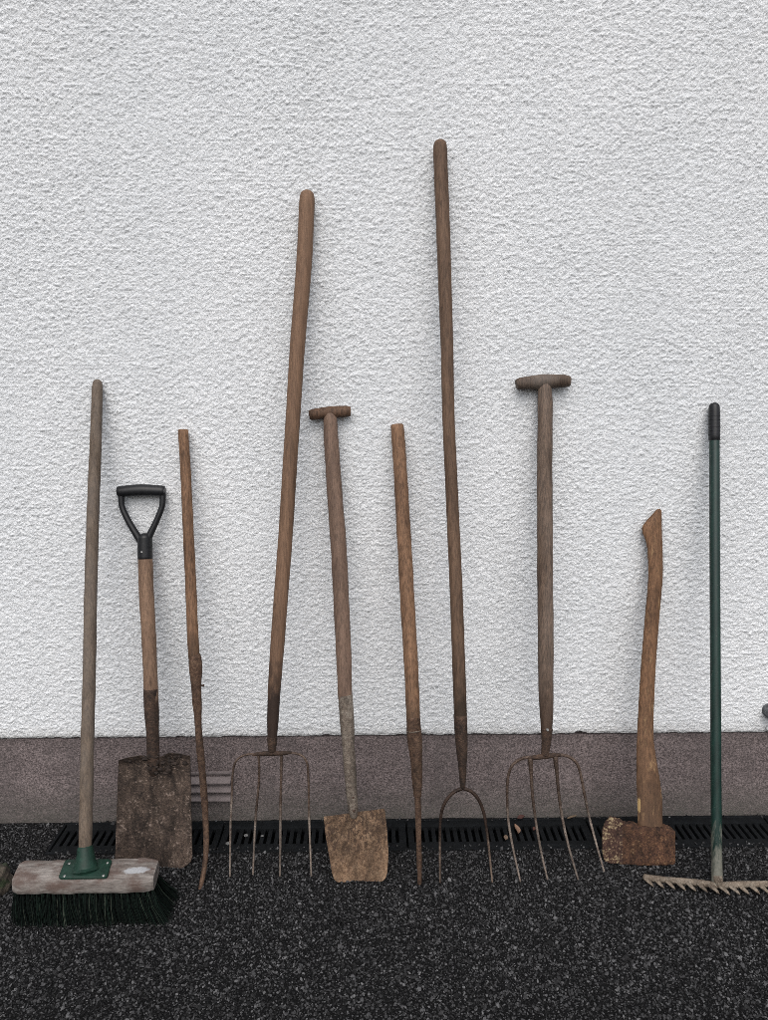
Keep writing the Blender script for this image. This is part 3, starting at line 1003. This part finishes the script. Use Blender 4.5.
# ------------------------------------------------------------------ 4 long four tine fork
L4, f4 = lean_of((268, 876), (307, 193), 0.020, 0.002)
fk = thing('manure_fork', 'tall smooth brown handled fork with four thin tines, left of T handled shovel', 'fork', f4, 'forks leaning on the wall')
O = f4.copy()
mb = MB()
px_tube(mb, L4, [(307.2, 190, 14.2), (306.8, 204, 15.6), (304.2, 260, 15.8), (297.9, 340, 15.2), (292.8, 420, 14.6), (285.1, 540, 14.4), (277.7, 640, 14.2), (274.3, 690, 12.8), (272.9, 720, 11.6), (272.2, 737, 9.6), (272, 749, 7.2)], 20, 'round', 'flat', 0.012, 6)
mb.build('handle', W_LONG, fk, O)
mb = MB()
px_tube(mb, L4, [(272.2, 736, 10.4), (272, 745, 9.0), (272, 753, 7.0)], 14, 'flat', 'round', 0.06, 7, 2)
px_tube(mb, L4, [(252, 754.6, 3.0), (262, 753.6, 4.4), (272, 753.2, 5.4), (282, 753.2, 4.6), (292, 752.6, 2.8)], 10, 'round', 'round', 0.08, 8, 2)
mb.build('ferrule', RUST_DARK, fk, O)
tines(fk, O, L4, [
    [(262, 753.8, 2.6), (247, 754.6, 2.4), (239.5, 757.5, 2.3), (235, 763, 2.3), (232.6, 775, 2.3, -0.004), (231.8, 798, 2.4, -0.010), (230.5, 828, 2.4, -0.010), (230, 877, 1.8, 0)],
    [(258.4, 754, 2.6), (259.2, 768, 2.5, -0.003), (258.6, 785, 2.5, -0.008), (255.4, 820, 2.5, -0.010), (253, 875, 1.8, 0)],
    [(281.4, 754, 2.6), (281.4, 770, 2.6, -0.003), (280.6, 808, 2.7, -0.010), (280.3, 840, 2.6, -0.008), (280, 877, 1.9, 0)],
    [(284, 753.2, 2.6), (295, 753.4, 2.3), (302.4, 756, 2.3), (307, 762.5, 2.3), (308.4, 779, 2.3, -0.006), (309.2, 818, 2.4, -0.010), (311.4, 878, 1.8, 0)]], RUST_TINE, 10, 20)

# ------------------------------------------------------------------ 5 T handled shovel
L5, f5 = lean_of((359, 882), (330, 413), 0.016, 0.001)
sh = thing('square_shovel', 'T handled shovel with orange rusted flat blade', 'shovel', f5)
O = f5.copy()
mb = MB()
px_tube(mb, L5, [(330, 413, 13), (330.3, 420, 14), (331.2, 440, 14.6), (334.6, 490, 15.4), (338, 540, 16), (343, 640, 15.6), (345, 692, 14.4), (346, 706, 13.4)], 18, wob=0.032, seed=9)
mb.build('shaft', W_SHOV, sh, O)
mb = MB()
px_tube(mb, L5, [(309.2, 415.4, 9.6), (313, 414.7, 11.2), (330, 412.6, 12.2), (346, 411.6, 11.2), (350.6, 411.7, 10.2)], 18, 'flat', 'flat', 0.04, 10, 2.5)
mb.build('t_grip', W_GRIP, sh, O)
mb = MB()
px_tube(mb, L5, [(345.2, 694, 15.2), (346.8, 720, 14.2), (348.4, 745, 12.8), (351, 780, 12.0), (352.4, 800, 11.0), (353.4, 811, 10, 0.0), (354.0, 818, 8, -0.004)], 18, 'flat', 'round', 0.04, 11, 4)
so = mb.build('socket', RUST_SOCK, sh, O, 'pale grey steel socket with rusty rivets')
for q in ((352, 783.5), (353, 797.5), (354, 811)):
    p = L5.pt(q[0], q[1], 0.011)
    mb = MB(); mb.tube([p - L5.n * 0.004, p + L5.n * 0.0025], [0.0045, 0.003], Vector((1, 0, 0)), 10)
    mb.build('rivet', RUST_DARK, so, O)
mb = MB()


def sh_yb(u):
    e = min(u, 1 - u) / 0.16
    return 882.5 - (10 * (1 - math.sqrt(max(0, 1 - (1 - e) ** 2))) if e < 1 else 0) + (1 - 2 * u) * 0.4


blade(mb, L5, lambda v: lerps(v, [(0, 323.6), (0.3, 325.2), (0.75, 329.6), (1, 332)]), lambda v: lerps(v, [(0, 384.6), (0.3, 386.8), (0.7, 388.4), (1, 387.4)]),
      lambda u: 817 - 8.2 * u + 0.15 * math.sin(u * 9), sh_yb, lambda u, v: -0.008 * (1 - (2 * u - 1) ** 2) + 0.003 + 0.0008 * math.sin(u * 17 + v * 23) + 0.007 * math.exp(-((u - 0.5) / 0.09) ** 2) * max(0, 1 - v * 2.2), 30, 30, 0.003)
mb.build('blade', RUST_SHOV, sh, O)

# ------------------------------------------------------------------ 6 thick straight prong tool
L6, f6 = lean_of((419.5, 884), (397.2, 426), 0.0165, 0.0)
tool = thing('pronged_tool', 'handle with dark iron sleeve and straight narrow prong, right of orange rusted shovel', 'prong tool', f6, 'tools with one narrow iron prong')
O = f6.copy()
mb = MB()
px_tube(mb, L6, [(397, 424.6, 13.4), (398.4, 445, 13.4), (402, 500, 13.8), (406.4, 580, 14.6), (409.8, 640, 14.4), (412, 690, 14.0), (413.6, 726, 14)], 18, wob=0.035, seed=12)
mb.build('handle', W_HONEY, tool, O)
mb = MB()
px_tube(mb, L6, [(413.2, 716, 14.6), (414, 735, 14.6), (415.4, 757, 13.0), (416.4, 775, 10.6), (417.2, 790, 8.6), (417.6, 797, 8.0)], 16, 'flat', 'flat', 0.11, 13, 2)
fe = mb.build('sleeve', RUST_PRONG, tool, O)
mb = MB()
px_tube(mb, L6, [(413.6, 729.6, 15.3), (413.7, 731.6, 15.3)], 18, step=1)
mb.build('wire_band', RUST_SOCK, fe, O)
mb = MB()
px_tube(mb, L6, [(417.4, 792, 6.4), (417.8, 800, 6.4), (418.4, 830, 5.8, 0.002), (419, 858, 5.4, 0.002), (419.6, 885, 4.4, 0)], 12, 'flat', 'round', 0.08, 14, 3)
mb.build('prong', RUST_PRONG, tool, O)

# ------------------------------------------------------------------ 7 long two tine pitchfork
L7, f7 = lean_of((465, 882), (440, 143), 0.019, 0.002)
pf = thing('pitchfork', 'tallest fork, long dark handle ending in two wide arched tines', 'fork', f7, 'forks leaning on the wall')
O = f7.copy()
mb = MB()
px_tube(mb, L7, [(440, 139.5, 13), (440.3, 154, 14.2), (443.5, 240, 14), (446.8, 340, 12.8), (448.6, 420, 12.4), (452.2, 500, 12.6), (456.6, 600, 13), (459.6, 690, 13.2), (460.8, 726, 12.8)], 20, 'round', 'flat', 0.015, 15)
mb.build('handle', W_PITCH, pf, O)
mb = MB()
px_tube(mb, L7, [(460.4, 714, 13.4), (461, 730, 13.4), (461.8, 752, 11), (462.4, 772, 7.6), (462.8, 789, 5)], 16, 'flat', 'round', 0.05, 16, 3)
mb.build('ferrule', RUST_DARK, pf, O)
tines(pf, O, L7, [
    [(463, 788.4, 3.6), (455, 791.4, 3.6), (447.5, 798.6, 3.5), (442.4, 809, 3.2, -0.003), (440.4, 822, 2.8, -0.006), (440, 845, 2.4, -0.008), (440, 884, 1.8, 0)],
    [(463, 788.4, 3.6), (471, 791.2, 3.6), (478.6, 799.6, 3.5), (483.6, 812, 3.2, -0.003), (486.4, 828, 2.8, -0.006), (488.8, 848, 2.4, -0.008), (492.4, 884, 1.9, 0)]], rust('pitch_tine_rust', (0.130, 0.094, 0.072), (0.21, 0.16, 0.125), (0.05, 0.034, 0.026), metal=0.3, rough=0.6, upper_tint=(0.35, 0.29, 0.27)), 10, 30)

# ------------------------------------------------------------------ 8 T handled digging fork
L8, f8 = lean_of((560, 880), (543.5, 382), 0.019, 0.002)
df = thing('digging_fork', 'T handled digging fork with weathered grey brown shaft and four splayed tines', 'fork', f8, 'forks leaning on the wall')
O = f8.copy()
mb = MB()
px_tube(mb, L8, [(544.4, 383, 13), (544.6, 390, 14), (545, 402, 14.8), (545, 440, 15), (544.8, 500, 15.4), (544.9, 560, 15.6), (545.5, 640, 15.6), (546, 685, 15), (546.6, 715, 13.4), (546.4, 735, 10.2), (545.6, 746, 8)], 20, wob=0.032, seed=17)
mb.build('shaft', W_GREY, df, O)
mb = MB()
px_tube(mb, L8, [(516.4, 384.4, 11), (521, 383.4, 12.8), (543, 381.6, 14.8), (564, 381.2, 13), (570.2, 381.6, 10.6)], 20, 'flat', 'flat', 0.04, 18, 2.5)
mb.build('t_grip', W_GRIP_GREY, df, O)
mb = MB()
px_tube(mb, L8, [(546.6, 728, 12.4), (546.2, 740, 10), (545.2, 750, 8.2), (544.6, 757, 7.4)], 14, 'flat', 'round', 0.06, 19, 2)
px_tube(mb, L8, [(527, 758, 3.4), (536, 757.4, 5.0), (545, 756.4, 5.6), (554, 755.4, 4.8), (562, 755, 3.2)], 10, 'round', 'round', 0.06, 20, 2)
fe = mb.build('ferrule', RUST_DARK, df, O)
mb = MB(); p = L8.pt(547.6, 730, 0.016); mb.tube([p - L8.n * 0.004, p + L8.n * 0.002], [0.004, 0.003], Vector((1, 0, 0)), 10); mb.build('rivet', M_STEEL, fe, O)
tines(df, O, L8, [
    [(540, 757, 3.2), (526, 757.6, 3.2), (517, 761, 3.1), (511, 767.4, 3.0), (507.8, 779, 2.9, -0.004), (507.2, 798, 2.7, -0.009), (508.6, 822, 2.6, -0.012), (513, 848, 2.4, -0.009), (520.4, 882, 1.8, 0)],
    [(530.2, 757, 5.4), (530.8, 766, 4.6, -0.001), (531.2, 774, 3.6, -0.002), (532.2, 792, 3.0, -0.007), (535, 816, 2.8, -0.011), (540.4, 848, 2.5, -0.008), (547.6, 880, 1.9, 0)],
    [(555.2, 755, 5.4), (556, 764, 4.6, -0.001), (556.8, 772, 3.6, -0.002), (558.4, 790, 3.2, -0.007), (562, 816, 2.9, -0.011), (568.4, 846, 2.5, -0.008), (578.2, 880, 1.9, 0)],
    [(550, 755.4, 3.2), (563, 755, 3.2), (571.4, 758, 3.1), (577.6, 764.4, 3.0), (581.4, 778, 2.9, -0.004), (585, 797, 2.7, -0.008), (590.4, 822, 2.5, -0.010), (604.2, 872, 1.8, 0)]], RUST_TINE, 10, 40)

# ------------------------------------------------------------------ 9 axe
L9, f9 = lean_of((640, 862), (655, 520), 0.013, 0.001)
ax = thing('felling_axe', 'rusty axe standing on its head with curved wooden handle', 'axe', f9)
O = f9.copy()
sec = [(509.0, 657.6, 660.2), (510.5, 655.6, 661.2), (514, 652.6, 661.7), (520, 646.9, 661.9), (526, 642.4, 662), (529, 641.6, 662), (533, 642.4, 662.1), (539, 645, 662.2), (548, 647.2, 662.5), (573, 648.2, 662.9), (592, 647.2, 661.6), (612, 645.3, 659.8), (640, 643, 657.6),
       (662, 641.2, 656), (690, 639.4, 654.6), (723, 637.6, 653.5), (742, 636.8, 654), (760, 636.3, 656.6), (780, 636.4, 660), (800, 637, 662.4), (826, 638, 662.8)]
rows = [((a + b_) / 2, y, b_ - a) for y, a, b_ in sec]
s = spline(rows, 3.0)
mb = MB()
vs, al, fs = [], [], []
sg = 18
for i, (px_, py_, w, o_) in enumerate(s):
    c = L9.pt(px_, py_)
    hx = w * mpp(c) / 2
    hy = 0.0115 + 0.0015 * (py_ > 760) - 0.006 * max(0, 1 - i / 6) ** 1.5
    for k in range(sg):
        a = 2 * math.pi * k / sg
        ca_, sa_ = math.cos(a), math.sin(a)
        e = 1.0
        vs.append(c + Vector((1, 0, 0)) * hx * math.copysign(abs(ca_) ** e, ca_) + L9.n * hy * math.copysign(abs(sa_) ** e, sa_))
        al.append(i / (len(s) - 1))
m_ = len(s)
for i in range(m_ - 1):
    for k in range(sg):
        fs.append((i * sg + k, (i + 1) * sg + k, (i + 1) * sg + (k + 1) % sg, i * sg + (k + 1) % sg))
fs += [tuple(range(sg)), tuple(range((m_ - 1) * sg, m_ * sg))]
mb.add(vs, fs, al)
mb.build('handle', W_AXE, ax, O)
chip(W_AXE, L9.pt(639.6, 806, 0.009) - O, (0.0042, 0.02, 0.021), (0.42, 0.29, 0.13))
# head: wedge from poll (right) to flared edge (left)


def axe_head(u):      # u 0 edge .. 1 poll -> (x, top, bottom, half thickness)
    x = 602.2 + (672.8 - 602.2) * u
    top = lerps(u, [(0, 829), (0.05, 821), (0.12, 817.2), (0.2, 817.6), (0.3, 821.8), (0.5, 824.2), (0.8, 825.8), (0.975, 827.4), (1, 828.6)])
    bot = lerps(u, [(0, 852), (0.03, 860.5), (0.1, 862.6), (0.5, 862.6), (0.98, 862), (1, 861)])
    th = lerps(u, [(0, 0.0012), (0.08, 0.0045), (0.28, 0.0095), (0.5, 0.0165), (0.62, 0.0195), (0.85, 0.0185), (0.985, 0.018), (1, 0.0165)])
    return x, top, bot, th


for name, ua, ub, mt, lb in (('axe_head', 0.27, 1.0, RUST_AXE, None), ('cutting_edge', 0.0, 0.27, RUST_EDGE, 'cutting edge flecked with pale yellow over rust')):
    mb = MB()
    vs, fs = [], []
    nu, nv = 22, 14
    for sgn in (1, -1):
        for i in range(nu + 1):
            u = ua + (ub - ua) * i / nu
            x, tp, bt, th = axe_head(u)
            tp += 0.5 * math.sin(u * 40) + 0.35 * math.sin(u * 87 + 1); bt += 0.25 * math.sin(u * 53)
            for j in range(nv + 1):
                v = j / nv
                ee = min(v, 1 - v) * nv
                e = 0.9 if ee < 0.5 else 1
                nz = 0.0007 * math.sin(u * 33 + v * 11) + 0.0005 * math.sin(u * 71 - v * 29)
                vs.append(L9.pt(x, tp + (bt - tp) * v, 0.0) + L9.n * sgn * (th * e + nz))
    w = nv + 1
    NN = (nu + 1) * w
    for i in range(nu):
        for j in range(nv):
            a = i * w + j
            fs.append((a, a + 1, a + w + 1, a + w)); fs.append((NN + a, NN + a + w, NN + a + w + 1, NN + a + 1))
    bd = [j for j in range(w)] + [i * w + nv for i in range(1, nu + 1)] + [nu * w + j for j in range(nv - 1, -1, -1)] + [i * w for i in range(nu - 1, 0, -1)]
    for k in range(len(bd)):
        a, b_ = bd[k], bd[(k + 1) % len(bd)]
        fs.append((a, b_, NN + b_, NN + a))
    mb.add(vs, fs)
    if name == 'axe_head':
        hd = mb.build(name, mt, ax, O)
    else:
        mb.build(name, mt, hd, O, lb)

# ------------------------------------------------------------------ 10 garden rake
RZ = 0.013
rk_c = at_z(717, 883.5, RZ)
topr = at_y(714.3, 405, -(0.0135 + 0.0035))
L10 = Lean(rk_c, topr)
rk = thing('garden_rake', 'garden rake with dark green metal handle and pale rusty toothed head', 'rake', Vector((rk_c.x, rk_c.y, 0)))
O = rk.location.copy()


def m_rake_handle():
    m, nt, b = new_mat('green_handle_paint')
    v = coords(nt)
    a = along(nt)
    n = noise(nt, coords(nt, (60, 60, 10)), 1.0, 5, 0.65)
    c = ramp(nt, n, [(0.35, (0.004, 0.016, 0.013)), (0.65, (0.008, 0.032, 0.025))])
    sp_ = ramp(nt, noise(nt, v, 160, 4, 0.7), [(0.66, 0), (0.71, 1)])
    c = mix(nt, math_n(nt, 'MULTIPLY', sp_, 0.5), c, (0.13, 0.14, 0.12))
    mr = N(nt, 'ShaderNodeMapRange'); mr.inputs[1].default_value = 0.885; mr.inputs[2].default_value = 0.95
    nt.links.new(math_n(nt, 'ADD', a, math_n(nt, 'MULTIPLY', math_n(nt, 'SUBTRACT', n, 0.5), 0.35)), mr.inputs[0])
    c = mix(nt, mr.outputs[0], c, mix(nt, noise(nt, v, 150, 5, 0.7), (0.075, 0.078, 0.062), (0.20, 0.195, 0.165)))
    nt.links.new(c, b.inputs['Base Color'])
    b.inputs['Roughness'].default_value = 0.42
    bump(nt, b, noise(nt, v, 300, 3), 0.15, 0.001)
    return m


mb = MB()
px_tube(mb, L10, [(714.4, 432, 10.0), (714.9, 560, 10.0), (715.6, 700, 10.2), (716.2, 800, 10.3), (716.6, 850, 10.6), (717, 884, 11.0)], 20)
mb.build('handle', m_rake_handle(), rk, O)
mb = MB()
px_tube(mb, L10, [(714.2, 402.6, 10.4), (714.3, 412, 10.9), (714.4, 441, 11.0)], 20, 'round', 'flat')
for i in range(6):
    yy = 416 + i * 3.6
    px_tube(mb, L10, [(714.35, yy, 11.5), (714.36, yy + 1.4, 11.5)], 20, step=1)
mb.build('hand_grip', M_BLACK, rk, O)
# head: slightly bowed bar, teeth curving forward and down
lft = [(642.6, 877.6), (655, 879.4), (680, 881.8), (700, 883.8), (717, 886.0), (735, 885.6), (752, 885.0), (770, 884.6), (792, 884.0)]
bar = [(a, b_ - 0.6, 5.0) for a, b_ in lft]
sbar = spline(bar, 3.0)
bp = [at_z(a, b_, RZ - 0.001) for a, b_, w, o_ in sbar]
mb = MB()
mb.tube(bp, [0.0070] * len(bp), Vector((0, 0, 1)), 12, 'round', 'round', 1.15, 0.07, 3)
mb.tube([rk_c + Vector((0, 0.002, 0.022)), rk_c + Vector((0, -0.002, 0.010)), rk_c + Vector((0, -0.004, -0.004))], [0.0115, 0.0115, 0.009], Vector((0, 1, 0)), 14)
head = mb.build('rake_head', RUST_RAKE, rk, O)
lens_ = [0.0]
for i in range(1, len(bp)):
    lens_.append(lens_[-1] + (bp[i] - bp[i - 1]).length)
nt_ = 15
for i in range(nt_):
    s_ = 0.006 + (lens_[-1] - 0.012) * i / (nt_ - 1)
    k = max(j for j in range(len(bp)) if lens_[j] <= s_)
    k = min(k, len(bp) - 2)
    p = bp[k].lerp(bp[k + 1], (s_ - lens_[k]) / (lens_[k + 1] - lens_[k]))
    jx = random.uniform(-0.002, 0.002)
    mb = MB()
    path = [p + Vector((-0.002, 0, 0.001)), p + Vector((0.001, -0.008, 0.0)), p + Vector((0.005 + jx, -0.015, -0.0015)), p + Vector((0.010 + jx, -0.020, -0.005)), p + Vector((0.0145 + jx, -0.0225, -0.0095))]
    mb.tube(path, [0.0068, 0.0066, 0.0066, 0.0060, 0.0026], Vector((0, 0.35, 1)), 10, 'round', 'round', 0.6, 0.05, i)
    mb.build('tooth', RUST_RAKE, head, O)

# ------------------------------------------------------------------ small things on the ground
st = at_z(-4, 888, 0.0)


def m_moss():
    m, nt, b = new_mat('mossy_stone')
    v = coords(nt)
    n1 = noise(nt, v, 35, 6, 0.65); n2 = noise(nt, v, 220, 4, 0.7)
    c = ramp(nt, n1, [(0.35, (0.028, 0.022, 0.017)), (0.55, (0.085, 0.068, 0.052)), (0.7, (0.12, 0.105, 0.085))])
    c = mix(nt, ramp(nt, noise(nt, v, 24, 4, 0.6), [(0.5, 0), (0.6, 0.9)]), c, (0.018, 0.032, 0.010))
    c = mix(nt, 0.6, c, ramp(nt, n2, [(0.35, 0.5), (0.6, 1.1)]), 'MULTIPLY')
    nt.links.new(c, b.inputs['Base Color']); b.inputs['Roughness'].default_value = 0.95
    bump(nt, b, math_n(nt, 'ADD', n1, n2), 0.8, 0.004)
    return m


bm = bmesh.new()
bmesh.ops.create_icosphere(bm, subdivisions=5, radius=1)
for v in bm.verts:
    c = v.co.copy()
    k = 1 + 0.09 * math.sin(c.x * 4 + 1) * math.sin(c.z * 5) + 0.05 * math.sin(c.x * 11 + c.y * 9) * math.sin(c.z * 10 + c.y * 6)
    v.co = Vector((c.x * 0.035, c.y * 0.045, max(c.z, -0.55) * 0.042)) * k
me = bpy.data.meshes.new('stone'); bm.to_mesh(me); bm.free()
me.polygons.foreach_set('use_smooth', [True] * len(me.polygons))
o = link('stone', me, m_moss())
o.location = (st.x, st.y, 0.017)
o['label'] = 'rounded brown mossy stone beside the broom head at left edge'
o['category'] = 'stone'


def leaf(px, py, z, ln, wd, rz, tilt, col, label):
    m = plain('dead_leaf', col, 0.8, 0, 0.4, 120, 0.3)
    p = at_z(px, py, z)
    mb = MB()
    vs, fs = [], []
    nl = 8
    for sgn in (0, 1):
        for i in range(nl + 1):
            t_ = i / nl
            hw = wd * (math.sin(math.pi * t_ ** 0.8) * 0.5 + 0.03)
            for s_ in (-1, -0.5, 0, 0.5, 1):
                vs.append(Vector(((t_ - 0.5) * ln, s_ * hw, 0.25 * wd * abs(s_) ** 1.5 + 0.12 * ln * math.sin(t_ * 3.1) * 0.6 + 0.0006 * sgn)))
    NN = (nl + 1) * 5
    for i in range(nl):
        for j in range(4):
            a = i * 5 + j
            fs.append((a, a + 1, a + 6, a + 5)); fs.append((NN + a, NN + a + 5, NN + a + 6, NN + a + 1))
    mb.add(vs, fs)
    me_o = mb.build('dead_leaf', m)
    me_o.location = p
    me_o.rotation_euler = (tilt, R(-12), rz)
    me_o['label'] = label; me_o['category'] = 'leaf'; me_o['group'] = 'dead leaves on the drain'


leaf(516, 829.5, 0.006, 0.034, 0.017, R(100), R(25), (0.20, 0.125, 0.085), 'largest pale brown dead leaf on the drain between the digging fork tines')
leaf(505.5, 838, 0.004, 0.018, 0.011, R(75), R(15), (0.15, 0.105, 0.075), 'small tan dead leaf on the drain left of the digging fork')
leaf(521, 817.5, 0.008, 0.022, 0.011, R(10), R(30), (0.060, 0.025, 0.020), 'dark red brown dead leaf against the plinth behind the digging fork')
leaf(534, 829, 0.006, 0.015, 0.008, R(60), R(15), (0.075, 0.032, 0.024), 'tiny dark leaf scrap by the second tine of the digging fork')
leaf(572, 817.5, 0.006, 0.030, 0.006, R(8), R(20), (0.12, 0.085, 0.055), 'thin tan leaf scrap at the plinth foot by the third digging fork tine')

for (a, b_, r_, lb) in ((246, 835.5, 0.0055, 'small grey stone on the drain between first and second manure fork tines'), (228, 843.5, 0.0055, 'small grey stone on the drain beside the leftmost manure fork tine'), (262, 836, 0.004, 'tiny grey stone on the drain right of the second manure fork tine')):
    p = at_z(a, b_, 0.003)
    mb = MB()
    rr = random.Random(int(a))
    mb.add([Vector((c[0] * 1.2, c[1], c[2] * 0.75)) * r_ * rr.uniform(.8, 1.2) for c in ICO], [tuple(f) for f in ICF], flat=True)
    o = mb.build('pebble', plain('grey_pebble', (0.12, 0.12, 0.118), 0.8, 0, 0.3, 200, 0.3))
    o.location = p
    o['label'] = lb; o['category'] = 'stone'; o['group'] = 'small stones on the drain'
